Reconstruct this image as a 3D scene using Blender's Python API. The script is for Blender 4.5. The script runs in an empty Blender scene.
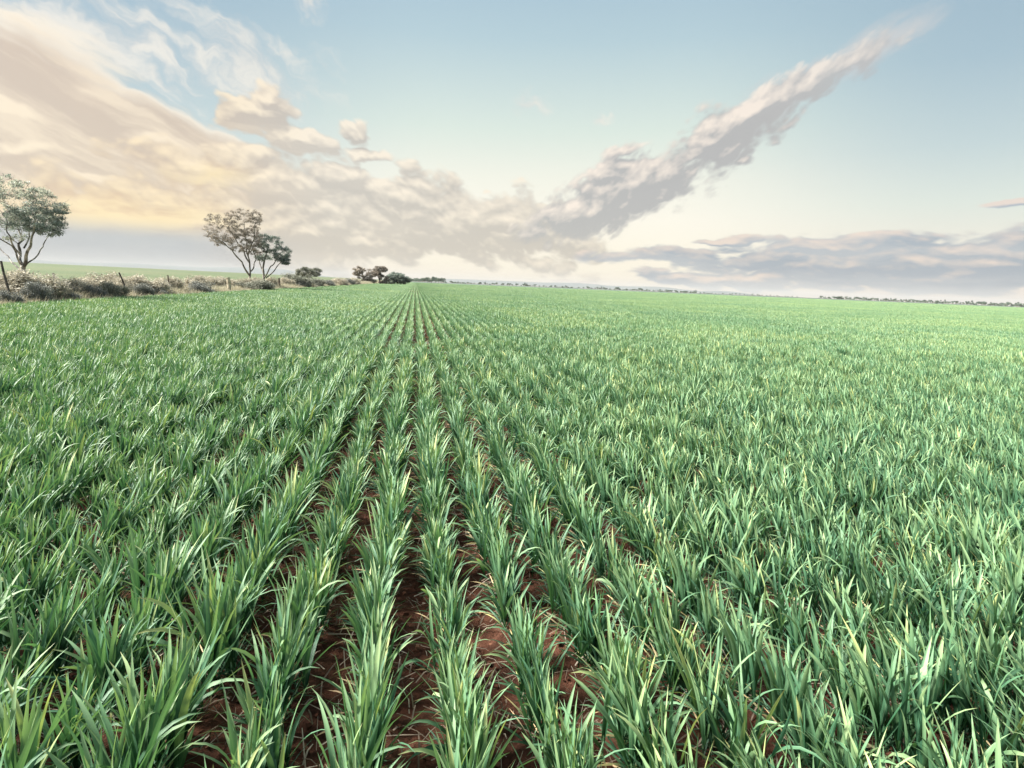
import bpy, math, random
import numpy as np
from mathutils import Vector, Matrix, noise as mnoise

R = math.radians
rng = np.random.default_rng(11)
random.seed(11)
S = bpy.context.scene
COL = S.collection

# ------------------------------------------------------------------ camera
FPX, CAM_H = 560.0, 1.2
YAW, PITCH, ROLL = R(10.1), R(10.0), R(2.38)
F = Vector((math.sin(YAW) * math.cos(PITCH), math.cos(YAW) * math.cos(PITCH), -math.sin(PITCH)))
R0 = Vector((math.cos(YAW), -math.sin(YAW), 0))
U0 = R0.cross(F)
RC = R0 * math.cos(ROLL) + U0 * math.sin(ROLL)
UC = U0 * math.cos(ROLL) - R0 * math.sin(ROLL)
EYE = Vector((0, 0, CAM_H))
cd = bpy.data.cameras.new('camera')
cam = bpy.data.objects.new('camera', cd)
COL.objects.link(cam)
m = Matrix((RC, UC, -F)).transposed().to_4x4()
m.translation = EYE
cam.matrix_world = m
cd.sensor_width = 36.0
cd.lens = FPX / 1024 * 36.0
cd.clip_start = 0.05
cd.clip_end = 40000
S.camera = cam


def ray(px, py):
    return (F * FPX + RC * (px - 512) + UC * (384 - py)).normalized()


def at(px, py, Y):
    """world point seen at a photo position, at the distance Y along the rows"""
    d = ray(px, py)
    return EYE + d * (Y / d.y)


def at_x(px, X):
    """ground point on the line x = X in the direction of a photo column (near the horizon)"""
    py = 285 + (px - 512) * 0.0415
    d = ray(px, py)
    return Vector((X, X * d.y / d.x, 0))


def sky_at(px, py):
    d = ray(px, py)
    return math.degrees(math.atan2(d.x, d.y)), math.degrees(math.asin(d.z))


# ------------------------------------------------------------------ helpers
def tag(o, label=None, cat=None, group=None, kind=None):
    if label: o['label'] = label
    if cat: o['category'] = cat
    if group: o['group'] = group
    if kind: o['kind'] = kind
    return o


def link(o, parent=None):
    COL.objects.link(o)
    if parent: o.parent = parent
    return o


def empty(name, loc=(0, 0, 0)):
    o = bpy.data.objects.new(name, None)
    o.location = loc
    o.empty_display_size = 0.2
    return link(o)


class MB:
    """collects numpy verts / quads / per-vertex tint + uv and makes ONE mesh"""
    def __init__(self):
        self.v, self.f, self.t, self.u, self.n = [], [], [], [], 0

    def add(self, verts, faces, tint=0.5, uv=None):
        verts = np.asarray(verts, float).reshape(-1, 3)
        faces = np.asarray(faces, int).reshape(-1, 4)
        self.v.append(verts)
        self.f.append(faces + self.n)
        k = len(verts)
        self.t.append(np.broadcast_to(np.asarray(tint, float), (k,)))
        self.u.append(np.zeros((k, 2)) if uv is None else np.asarray(uv, float))
        self.n += k

    def mesh(self, name, mat, smooth=True):
        me = bpy.data.meshes.new(name)
        v = np.concatenate(self.v); f = np.concatenate(self.f)
        t = np.concatenate(self.t); u = np.concatenate(self.u)
        me.vertices.add(len(v)); me.vertices.foreach_set('co', v.ravel())
        me.loops.add(f.size); me.loops.foreach_set('vertex_index', f.ravel())
        me.polygons.add(len(f))
        me.polygons.foreach_set('loop_start', np.arange(0, f.size, 4))
        me.polygons.foreach_set('use_smooth', np.full(len(f), smooth))
        me.update(calc_edges=True)
        a = me.attributes.new('tint', 'FLOAT', 'POINT'); a.data.foreach_set('value', t.astype(np.float32))
        ul = me.uv_layers.new(name='uv')
        ul.data.foreach_set('uv', u[f.ravel()].ravel())
        me.validate()
        me.materials.append(mat)
        return me

    def build(self, name, mat, parent=None, smooth=True):
        return link(bpy.data.objects.new(name, self.mesh(name, mat, smooth)), parent)


def tube(mb, pts, radii, n=6, tint=0.5):
    pts = [Vector(p) for p in pts]
    ring = []
    for i, p in enumerate(pts):
        d = (pts[min(i + 1, len(pts) - 1)] - pts[max(i - 1, 0)]).normalized()
        a = Vector((0, 0, 1)) if abs(d.z) < 0.9 else Vector((1, 0, 0))
        x = d.cross(a).normalized(); y = d.cross(x)
        for k in range(n):
            c = 2 * math.pi * k / n
            ring.append(p + (x * math.cos(c) + y * math.sin(c)) * radii[i])
    faces = []
    for i in range(len(pts) - 1):
        for k in range(n):
            faces.append((i * n + k, i * n + (k + 1) % n, (i + 1) * n + (k + 1) % n, (i + 1) * n + k))
    ln = len(pts) - 1
    faces.append((ln * n, ln * n + n // 3, ln * n + n // 2, ln * n + 2 * n // 3))
    mb.add([tuple(v) for v in ring], faces, tint)


# ------------------------------------------------------------------ node helpers
class NT:
    def __init__(self, tree):
        self.t = tree

    def node(self, typ, **kw):
        n = self.t.nodes.new(typ)
        for k, v in kw.items(): setattr(n, k, v)
        return n

    def put(self, sock, v):
        if v is None: return
        if isinstance(v, bpy.types.NodeSocket): self.t.links.new(v, sock)
        elif isinstance(v, (tuple, list)) and len(v) == 3 and sock.type == 'RGBA': sock.default_value = (*v, 1)
        else: sock.default_value = v

    def M(self, op, a, b=None, c=None, clamp=False):
        n = self.node('ShaderNodeMath', operation=op, use_clamp=clamp)
        for i, v in enumerate((a, b, c)): self.put(n.inputs[i], v)
        return n.outputs[0]

    def V(self, op, a, b=None, out=0):
        n = self.node('ShaderNodeVectorMath', operation=op)
        self.put(n.inputs[0], a)
        if b is not None:
            self.put(n.inputs['Scale'] if op == 'SCALE' else n.inputs[1], b)
        return n.outputs['Value'] if op in ('LENGTH', 'DOT_PRODUCT') else n.outputs[0]

    def mix(self, f, a, b, blend='MIX'):
        n = self.node('ShaderNodeMix', data_type='RGBA', blend_type=blend)
        self.put(n.inputs[0], f); self.put(n.inputs[6], a); self.put(n.inputs[7], b)
        return n.outputs[2]

    def step(self, x, lo, hi, smooth=True):
        n = self.node('ShaderNodeMapRange', interpolation_type='SMOOTHSTEP' if smooth else 'LINEAR')
        self.put(n.inputs['Value'], x)
        n.inputs['From Min'].default_value = lo; n.inputs['From Max'].default_value = hi
        return n.outputs[0]

    def noise(self, vec, scale, detail=4, rough=0.55, out=0, lac=2.0, dist=0.0):
        n = self.node('ShaderNodeTexNoise')
        n.inputs['Scale'].default_value = scale; n.inputs['Detail'].default_value = detail
        n.inputs['Roughness'].default_value = rough; n.inputs['Lacunarity'].default_value = lac
        n.inputs['Distortion'].default_value = dist
        if vec is not None: self.put(n.inputs['Vector'], vec)
        return n.outputs[out]

    def ramp(self, f, stops, interp='LINEAR'):
        n = self.node('ShaderNodeValToRGB')
        cr = n.color_ramp; cr.interpolation = interp
        while len(cr.elements) < len(stops): cr.elements.new(0.5)
        for e, (p, c) in zip(cr.elements, stops):
            e.position = p; e.color = (*c, 1)
        self.put(n.inputs[0], f)
        return n.outputs[0]


def lin(*c):
    return tuple((x / 255 / 12.92) if x / 255 < 0.04045 else ((x / 255 + 0.055) / 1.055) ** 2.4 for x in c)


def new_mat(name):
    mt = bpy.data.materials.new(name)
    mt.use_nodes = True
    mt.node_tree.nodes.clear()
    T = NT(mt.node_tree)
    out = T.node('ShaderNodeOutputMaterial')
    return mt, T, out


def attr(T, name):
    return T.node('ShaderNodeAttribute', attribute_name=name).outputs['Fac']


# ------------------------------------------------------------------ light
EXPO = 2.05
SUN_AZ, SUN_EL = R(-80), R(40)
S.view_settings.view_transform = 'Standard'
S.view_settings.look = 'None'
S.view_settings.gamma = 1
S.view_settings.exposure = EXPO
S.view_settings.use_curve_mapping = False
sd = bpy.data.lights.new('sun', 'SUN')
sd.energy = 4.6
sd.angle = R(18)
sd.color = (1.0, 0.955, 0.88)
so = link(bpy.data.objects.new('sun', sd))
sdir = Vector((math.sin(SUN_AZ) * math.cos(SUN_EL), math.cos(SUN_AZ) * math.cos(SUN_EL), math.sin(SUN_EL)))
so.rotation_euler = sdir.to_track_quat('Z', 'Y').to_euler()

W = bpy.data.worlds.new('World')
S.world = W
W.use_nodes = True
W.node_tree.nodes.clear()
T = NT(W.node_tree)
SKY_STR = 0.1
K = 1.0 / (SKY_STR * 2 ** EXPO)


def build_sky():
    wo = T.node('ShaderNodeOutputWorld')
    bg = T.node('ShaderNodeBackground')
    bg.inputs['Strength'].default_value = SKY_STR
    T.t.links.new(bg.outputs[0], wo.inputs[0])
    sky = T.node('ShaderNodeTexSky', sky_type='NISHITA', sun_disc=False)
    sky.sun_elevation = SUN_EL
    sky.sun_rotation = SUN_AZ
    sky.dust_density = 2.0
    d = T.node('ShaderNodeTexCoord').outputs['Generated']
    sp = T.node('ShaderNodeSeparateXYZ'); T.put(sp.inputs[0], d)
    az = T.M('DEGREES', T.M('ARCTAN2', sp.outputs[0], sp.outputs[1]))
    el = T.M('DEGREES', T.M('ARCSINE', sp.outputs[2]))
    cb = T.node('ShaderNodeCombineXYZ')
    T.put(cb.inputs[0], az); T.put(cb.inputs[1], el); cb.inputs[2].default_value = 1.0
    p = cb.outputs[0]                       # degrees east of the row direction, degrees up, 1

    def n2(vec, scale, detail=4, rough=0.55, out=0):
        n = T.node('ShaderNodeTexNoise', noise_dimensions='2D')
        n.inputs['Scale'].default_value = scale; n.inputs['Detail'].default_value = detail
        n.inputs['Roughness'].default_value = rough
        T.put(n.inputs['Vector'], vec)
        return n.outputs[out]

    def rowvec(vec, deg, sx, sy, off=(0, 0)):
        """coordinates turned by deg and divided by the stretch (sx, sy)"""
        a = R(deg); ca, sa = math.cos(a), math.sin(a)
        cx = T.V('DOT_PRODUCT', vec, (ca / sx, sa / sx, off[0])); cy = T.V('DOT_PRODUCT', vec, (-sa / sy, ca / sy, off[1]))
        c2 = T.node('ShaderNodeCombineXYZ'); T.put(c2.inputs[0], cx); T.put(c2.inputs[1], cy)
        return c2.outputs[0]

    def blobs(lst, vec):
        """union of soft capsules given by their end points and half width in photo pixels"""
        acc = None
        for (x0, y0, x1, y1, w, g) in lst:
            a0, e0 = sky_at(x0, y0); a1, e1 = sky_at(x1, y1)
            L = math.hypot(a1 - a0, e1 - e0) / 2 * 1.08 + w / 12
            h = w / 10.5; t = math.atan2(e1 - e0, a1 - a0); ca, sa = math.cos(t), math.sin(t)
            mx, my = (a0 + a1) / 2, (e0 + e1) / 2
            u = T.V('DOT_PRODUCT', vec, (ca / L, sa / L, -(ca * mx + sa * my) / L))
            v = T.V('DOT_PRODUCT', vec, (-sa / h, ca / h, -(-sa * mx + ca * my) / h))
            q = T.M('SQRT', T.M('MULTIPLY_ADD', u, u, T.M('MULTIPLY', v, v)))
            c = T.M('SUBTRACT', g, q)
            acc = c if acc is None else T.M('MAXIMUM', acc, c)
        return acc

    def billow(vec, scale, octv=3):
        acc = None
        for i in range(octv):
            b = T.M('ABSOLUTE', T.M('SUBTRACT', n2(T.V('ADD', vec, (3.7 * i, 1.9 * i, 0)), scale * 2.1 ** i, 0), 0.5))
            b = T.M('MULTIPLY', b, 2.0 * 0.55 ** i)
            acc = b if acc is None else T.M('ADD', acc, b)
        return acc                          # about 0 .. 1.2, mean about 0.45

    wv = n2(p, 0.13, 4, 0.6, out=1)
    warp = T.V('MULTIPLY', T.V('SUBTRACT', wv, (0.5, 0.5, 0.5)), (7, 7, 0))

    def density(lst, vec, wamt, deg, sx, sy, scale, fa, ba, extra=None):
        cov = blobs(lst, T.V('ADD', vec, T.V('SCALE', warp, wamt)))
        rv = rowvec(T.V('ADD', vec, T.V('SCALE', warp, wamt * 0.5)), deg, sx, sy)
        r_ = T.M('MULTIPLY', T.M('SUBTRACT', n2(rv, scale * 0.7, 5, 0.58), 0.5), fa)
        b_ = T.M('MULTIPLY', T.M('SUBTRACT', billow(rv, scale), 0.45), ba)
        return T.M('ADD', cov, T.M('ADD', r_, b_))

    # --- clear sky by elevation, cooler away from the glow ahead
    e01 = T.M('DIVIDE', el, 60.0, clamp=True)
    near = T.ramp(e01, [(0.0, lin(255, 238, 214)), (0.03, lin(255, 245, 222)), (0.11, lin(255, 248, 230)),
                        (0.17, lin(244, 243, 226)), (0.24, lin(220, 232, 219)), (0.36, lin(182, 206, 212)),
                        (0.50, lin(152, 182, 203)), (1.0, lin(160, 190, 212))])
    side = T.ramp(e01, [(0.0, lin(238, 220, 206)), (0.07, lin(238, 230, 214)), (0.13, lin(219, 226, 214)),
                        (0.20, lin(193, 209, 208)), (0.30, lin(166, 190, 200)), (0.46, lin(146, 174, 192)),
                        (1.0, lin(155, 185, 208))])
    daz = T.M('ABSOLUTE', T.M('SUBTRACT', az, 13.0))
    c = T.mix(T.step(daz, 10.0, 36.0), near, side)
    lo = T.M('MULTIPLY', T.step(az, -7.0, -22.0), T.step(el, 4.4, 2.4))
    ns = n2(rowvec(T.V('ADD', p, T.V('SCALE', warp, 0.3)), -21, 7.0, 1.1), 0.55, 5)
    nh = n2(rowvec(T.V('ADD', p, T.V('SCALE', warp, 0.25)), -3, 7.0, 0.9), 0.45, 5)

    # --- thin white wisps top left
    pw = T.V('ADD', p, warp)
    wisp = blobs([(-60, 25, 170, 50, 44, 1.15), (60, 0, 190, 70, 30, 1.1), (200, 50, 285, 80, 32, 1.2), (110, 68, 180, 86, 10, 1.0),
                  (288, 4, 320, 9, 10, .95), (522, 98, 550, 104, 12, .9), (592, 104, 608, 108, 8, .95)], pw)
    nw = n2(rowvec(T.V('ADD', p, T.V('SCALE', warp, 0.8)), -24, 3.0, 1.0), 0.5, 5, 0.6)
    aw = T.step(T.M('ADD', wisp, T.M('MULTIPLY', T.M('SUBTRACT', nw, 0.5), 2.4)), -0.1, 1.25)
    c = T.mix(T.M('MULTIPLY', aw, 0.82), c, T.mix(T.step(nw, 0.4, 0.65), lin(214, 214, 208), lin(246, 238, 222)))

    # --- high smooth slab on the left with a bright upper rim, streaked down to the right
    slab_l = [(-220, 95, 30, 112, 62, 1.3), (-120, 105, 190, 158, 42, 1.3), (-160, 170, 200, 195, 45, 1.5)]
    ds = T.M('ADD', blobs(slab_l, T.V('ADD', p, T.V('SCALE', warp, 0.35))), T.M('MULTIPLY', T.M('SUBTRACT', ns, 0.5), 0.6))
    asl = T.step(ds, 0.04, 0.22)
    band = T.step(T.M('ADD', blobs([(-60, 92, 60, 122, 8, 1), (-60, 138, 90, 150, 7, 1), (110, 132, 185, 152, 7, 1.1),
                                    (40, 165, 170, 192, 7, 1), (-60, 190, 60, 200, 7, .9)], T.V('ADD', p, T.V('SCALE', warp, 0.4))),
                           T.M('MULTIPLY', T.M('SUBTRACT', ns, 0.5), 2.0)), 0.0, 0.9)
    ssh = T.M('MAXIMUM', T.M('MULTIPLY', T.step(ns, 0.42, 0.66), 0.7), band)
    csl = T.mix(ssh, lin(212, 190, 164), lin(255, 234, 200))
    rim = T.M('MULTIPLY', T.step(ds, 0.03, 0.14), T.step(ds, 0.42, 0.16))
    csl = T.mix(T.M('MULTIPLY', rim, 0.8), csl, lin(255, 243, 220))
    c = T.mix(T.M('MULTIPLY', asl, 0.93), c, csl)

    # --- puffy main bank running to the middle
    bank_l = [(225, 112, 290, 106, 17, 1.1), (262, 96, 276, 95, 13, 1.0), (270, 128, 330, 148, 19, 1.1), (340, 130, 362, 140, 14, 1.0), (335, 153, 380, 156, 9, 1.0),
              (175, 168, 330, 190, 28, 1.15), (-160, 222, 380, 226, 34, 1.4), (310, 203, 540, 232, 34, 1.3), (430, 234, 600, 231, 11, 1.0), (300, 238, 450, 244, 16, 1.05), (480, 190, 492, 192, 7, .7)]
    args = (0.40, -12, 1.7, 1.0, 0.33, 1.1, 0.68)
    db = density(bank_l, p, *args)
    db2 = density(bank_l, T.V('ADD', p, (-0.25, 0.65, 0)), *args)
    ab = T.step(db, 0.02, 0.38)
    lit = T.M('MULTIPLY_ADD', T.M('SUBTRACT', db, db2), 1.6, 0.12, clamp=True)
    warmx = T.step(az, -6.0, -24.0)
    body = T.mix(warmx, lin(198, 189, 175), lin(208, 186, 160))
    hi = T.mix(warmx, lin(252, 238, 214), lin(255, 231, 188))
    sh = T.M('ADD', lit, T.M('MULTIPLY', T.step(nh, 0.46, 0.68), T.M('MULTIPLY_ADD', warmx, 0.4, 0.12)), clamp=True)
    cbk = T.mix(sh, body, hi)
    gold = T.step(blobs([(40, 218, 200, 222, 34, 1.2), (-80, 200, 60, 210, 30, 1.0), (130, 176, 280, 182, 26, .8)], pw), 0.0, 1.0)
    gsh = T.M('MAXIMUM', sh, T.step(nh, 0.42, 0.60))
    cbk = T.mix(T.M('MULTIPLY', gold, 0.9), cbk, T.mix(gsh, lin(228, 194, 150), lin(255, 230, 174)))
    c = T.mix(T.M('MULTIPLY', ab, 0.95), c, cbk)
    # --- blue grey layer low on the left
    c = T.mix(T.M('MULTIPLY', lo, 0.92), c, T.mix(nh, lin(158, 170, 182), lin(182, 190, 196)))

    # --- the long plume climbing to the right
    plume_l = [(540, 226, 640, 202, 22, 1.2), (600, 190, 690, 172, 30, 1.15), (660, 172, 775, 108, 24, 1.15), (740, 120, 840, 70, 18, 1.15),
               (815, 80, 900, 34, 14, 1.0),  (600, 155, 640, 148, 11, .9), (735, 160, 755, 158, 8, .6)]
    args = (0.15, 29, 1.6, 0.95, 0.38, 1.5, 0.62)
    dl = density(plume_l, p, *args)
    dl2 = density(plume_l, T.V('ADD', p, (-0.38, 0.62, 0)), *args)
    up = T.step(el, 13.0, 29.0)
    al = T.M('MULTIPLY', T.step(dl, 0.0, 0.46), T.M('SUBTRACT', 1.0, T.M('MULTIPLY', up, 0.78)))
    litp = T.M('MULTIPLY_ADD', T.M('SUBTRACT', dl, dl2), 1.45, 0.05, clamp=True)
    soft = T.M('ADD', blobs([(725, 125, 840, 62, 18, 1.1), (820, 72, 950, 4, 17, 1.05)], T.V('ADD', p, T.V('SCALE', warp, 0.12))),
               T.M('MULTIPLY', T.M('SUBTRACT', n2(rowvec(T.V('ADD', p, T.V('SCALE', warp, 0.3)), 31, 3.2, 0.9), 0.5, 5, 0.6), 0.5), 1.7))
    c = T.mix(T.M('MULTIPLY', T.step(soft, 0.0, 0.9), T.M('SUBTRACT', 0.85, T.M('MULTIPLY', up, 0.25))), c, lin(210, 208, 204))
    cl = T.mix(litp, T.mix(up, lin(182, 179, 174), lin(200, 195, 190)), lin(252, 237, 219))
    c = T.mix(al, c, cl)

    # --- low bank on the right
    low_l = [(705, 264, 1300, 265, 22, 1.25), (745, 245, 930, 248, 10, .95), (880, 256, 1300, 257, 20, 1.25), (830, 264, 1100, 264, 17, 1.1), (640, 280, 860, 274, 11, 1.0),
             (690, 243, 760, 240, 5, .9), (985, 206, 1060, 205, 4, .8), (520, 279, 640, 283, 4, .6)]
    args = (0.22, 0, 2.6, 0.9, 0.40, 1.2, 0.65)
    dr = density(low_l, p, *args)
    dr2 = density(low_l, T.V('ADD', p, (-0.45, 0.4, 0)), *args)
    ar = T.step(dr, 0.02, 0.34)
    crr = T.mix(T.step(nh, 0.35, 0.65), lin(138, 153, 170), lin(170, 177, 185))
    crr = T.mix(T.M('MULTIPLY', T.step(az, 20.0, 8.0), 0.45), crr, lin(220, 208, 194))
    litr = T.M('MULTIPLY_ADD', T.M('SUBTRACT', dr, dr2), 1.7, -0.02, clamp=True)
    crr = T.mix(T.M('MULTIPLY', litr, 0.75), crr, lin(250, 224, 202))
    c = T.mix(T.M('MULTIPLY', ar, 0.92), c, crr)

    # --- broken bright cloud added overhead and behind, out of view, to light the field softly
    over = T.M('MULTIPLY', T.step(el, 42.0, 62.0), T.step(T.noise(d, 2.2, 3, 0.55), 0.40, 0.62))
    c = T.mix(over, c, (0.95, 0.93, 0.88))
    c = T.V('SCALE', c, K)
    c = T.mix(0.05, c, sky.outputs[0])
    T.put(bg.inputs['Color'], c)


build_sky()


# ------------------------------------------------------------------ materials
def leaf_material(name, stops, rough=0.42, trans=0.36, spec=0.4, veins=True, var=0.25, grade=False, glow=(1.15, 1.25, 0.65)):
    mt, T, out = new_mat(name)
    tint = attr(T, 'tint')
    rnd = T.node('ShaderNodeObjectInfo').outputs['Random']
    f = T.M('ADD', tint, T.M('MULTIPLY', T.M('SUBTRACT', rnd, 0.5), var), clamp=True)
    c = T.ramp(f, stops)
    uv = T.node('ShaderNodeUVMap', uv_map='uv').outputs[0]
    sx = T.node('ShaderNodeSeparateXYZ'); T.put(sx.inputs[0], uv)
    bs = T.node('ShaderNodeBsdfPrincipled')
    if grade:      # stronger and weaker patches of growth across the field
        gp = T.node('ShaderNodeNewGeometry').outputs['Position']
        vig = T.M('ADD', T.M('MULTIPLY', T.noise(gp, 0.07, 3, 0.5), 0.6), T.M('MULTIPLY', T.noise(gp, 0.9, 2, 0.5), 0.5))
        c = T.mix(T.step(vig, 0.46, 0.64), T.mix(1.0, c, (0.93, 0.97, 0.98), 'MULTIPLY'), T.mix(1.0, c, (1.12, 1.07, 1.0), 'MULTIPLY'))
    if grade:      # lower blade deeper green with shade painted in; waxy upper blade brightened as lit
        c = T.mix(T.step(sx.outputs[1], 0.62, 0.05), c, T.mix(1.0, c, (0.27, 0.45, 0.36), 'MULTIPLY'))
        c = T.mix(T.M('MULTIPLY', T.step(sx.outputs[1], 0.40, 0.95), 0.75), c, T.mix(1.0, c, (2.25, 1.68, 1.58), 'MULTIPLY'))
    if veins:
        w = T.M('SINE', T.M('MULTIPLY', sx.outputs[0], 44.0))
        mid = T.step(T.M('ABSOLUTE', T.M('SUBTRACT', sx.outputs[0], 0.5)), 0.10, 0.0)
        c = T.mix(T.M('MULTIPLY', T.M('ADD', T.M('MULTIPLY', w, 0.5), 0.5), 0.20), c, T.mix(1.0, c, (0.62, 0.68, 0.6), 'MULTIPLY'))
        c = T.mix(T.M('MULTIPLY', mid, 0.28), c, (0.22, 0.31, 0.17))
        # tips of older leaves dry out to straw
        tip = T.M('MULTIPLY', T.step(sx.outputs[1], 0.86, 1.0), T.step(tint, 0.45, 0.75))
        c = T.mix(T.M('MULTIPLY', tip, 0.6), c, (0.34, 0.30, 0.15))
        geo = T.node('ShaderNodeNewGeometry').outputs['Position']
        blo = T.noise(geo, 55.0, 2, 0.5)
        c = T.mix(T.M('MULTIPLY', T.step(blo, 0.55, 0.75), 0.22), c, T.mix(1.0, c, (1.35, 1.25, 0.85), 'MULTIPLY'))
        bp = T.node('ShaderNodeBump'); bp.inputs['Strength'].default_value = 0.25; bp.inputs['Distance'].default_value = 0.0006
        T.put(bp.inputs['Height'], w)
        T.put(bs.inputs['Normal'], bp.outputs[0])
    T.put(bs.inputs['Base Color'], c)
    bs.inputs['Roughness'].default_value = rough
    bs.inputs['Specular IOR Level'].default_value = spec
    tr = T.node('ShaderNodeBsdfTranslucent')
    T.put(tr.inputs['Color'], T.mix(1.0, c, glow, 'MULTIPLY'))
    mx = T.node('ShaderNodeMixShader'); mx.inputs[0].default_value = trans
    T.t.links.new(bs.outputs[0], mx.inputs[1]); T.t.links.new(tr.outputs[0], mx.inputs[2])
    T.t.links.new(mx.outputs[0], out.inputs[0])
    return mt


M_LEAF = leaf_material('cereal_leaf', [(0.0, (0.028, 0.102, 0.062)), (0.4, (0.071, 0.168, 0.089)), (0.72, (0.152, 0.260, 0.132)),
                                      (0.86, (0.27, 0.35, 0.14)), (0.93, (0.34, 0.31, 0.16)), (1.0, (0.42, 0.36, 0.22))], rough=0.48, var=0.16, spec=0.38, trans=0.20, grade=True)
M_TREE = leaf_material('tree_leaf', [(0.0, (0.12, 0.155, 0.15)), (0.5, (0.20, 0.24, 0.215)), (1.0, (0.36, 0.36, 0.31))], rough=0.55, trans=0.46, glow=(1.05, 1.08, 0.95), veins=False)
M_TREE_DRY = leaf_material('thin_tree_leaf', [(0.0, (0.17, 0.155, 0.13)), (0.5, (0.26, 0.23, 0.195)), (1.0, (0.40, 0.35, 0.285))], rough=0.6, trans=0.44, glow=(1.05, 1.0, 0.95), veins=False)
M_SHRUB_DARK = leaf_material('dark_shrub_leaf', [(0.0, (0.105, 0.112, 0.108)), (0.5, (0.17, 0.18, 0.16)), (1.0, (0.30, 0.30, 0.26))], rough=0.6, trans=0.2, glow=(1.05, 1.02, 0.98), veins=False)
M_SHRUB_PALE = leaf_material('pale_shrub_leaf', [(0.0, (0.24, 0.23, 0.18)), (0.5, (0.42, 0.39, 0.31)), (1.0, (0.58, 0.53, 0.43))], rough=0.7, trans=0.25, glow=(1.05, 1.02, 0.98), veins=False)
M_SHRUB_GREY = leaf_material('grey_shrub_leaf', [(0.0, (0.11, 0.12, 0.095)), (0.5, (0.19, 0.20, 0.155)), (1.0, (0.32, 0.31, 0.25))], rough=0.7, trans=0.2, glow=(1.05, 1.02, 0.98), veins=False)
M_DRYGRASS = leaf_material('dry_grass_blade', [(0.0, (0.15, 0.18, 0.10)), (0.35, (0.33, 0.31, 0.215)), (1.0, (0.53, 0.48, 0.375))], rough=0.7, trans=0.3, glow=(1.05, 1.02, 0.98), veins=False)
M_FAR = leaf_material('distant_leaf', [(0.0, (0.07, 0.105, 0.09)), (0.6, (0.11, 0.15, 0.12)), (1.0, (0.18, 0.19, 0.15))], rough=0.8, trans=0.15, veins=False)
M_STRAW = leaf_material('straw', [(0.0, (0.10, 0.07, 0.05)), (0.5, (0.24, 0.185, 0.135)), (1.0, (0.46, 0.39, 0.31))], rough=0.7, trans=0.15, veins=False)


def bark_material(name, dark, pale):
    mt, T, out = new_mat(name)
    pos = T.node('ShaderNodeTexCoord').outputs['Object']
    n = T.noise(pos, 3.5, 5, 0.65)
    c = T.mix(T.step(n, 0.42, 0.60), dark, pale)
    bs = T.node('ShaderNodeBsdfPrincipled')
    T.put(bs.inputs['Base Color'], c); bs.inputs['Roughness'].default_value = 0.85
    bp = T.node('ShaderNodeBump'); bp.inputs['Distance'].default_value = 0.02
    T.put(bp.inputs['Height'], T.noise(pos, 25, 4, 0.6)); T.put(bs.inputs['Normal'], bp.outputs[0])
    T.t.links.new(bs.outputs[0], out.inputs[0])
    return mt


M_BARK = bark_material('pale_bark', (0.07, 0.06, 0.052), (0.38, 0.35, 0.31))
M_BARK2 = bark_material('grey_bark', (0.08, 0.07, 0.058), (0.24, 0.21, 0.175))
M_POST_DARK = bark_material('weathered_dark_post', (0.045, 0.038, 0.032), (0.09, 0.075, 0.06))
M_POST_PALE = bark_material('weathered_pale_post', (0.30, 0.25, 0.17), (0.52, 0.45, 0.33))
M_POST_BROWN = bark_material('weathered_brown_post', (0.14, 0.10, 0.07), (0.27, 0.20, 0.14))
M_STEEL = bark_material('rusty_steel', (0.09, 0.055, 0.04), (0.17, 0.12, 0.09))

# ------------------------------------------------------------------ terrain
EDGE_X = -10.2          # where the crop stops on the left
ROW = 0.226


def terrain(x, y):
    """height of the land: level under the crop, rising gently far out on the left"""
    r = np.clip((-x - 18.0) / 300.0, 0, 1) * np.clip((np.hypot(x, y) - 30) / 500.0, 0, 1)
    r = r * r * (3 - 2 * r)
    return r * 3.0


def graded(parts):
    out = [parts[0][0]]
    for a, b, n, p in parts:
        t = np.linspace(0, 1, n + 1)[1:]
        t = t ** p if p > 0 else 1 - (1 - t) ** (-p)
        out += list(a + (b - a) * t)
    return np.array(out)


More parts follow.
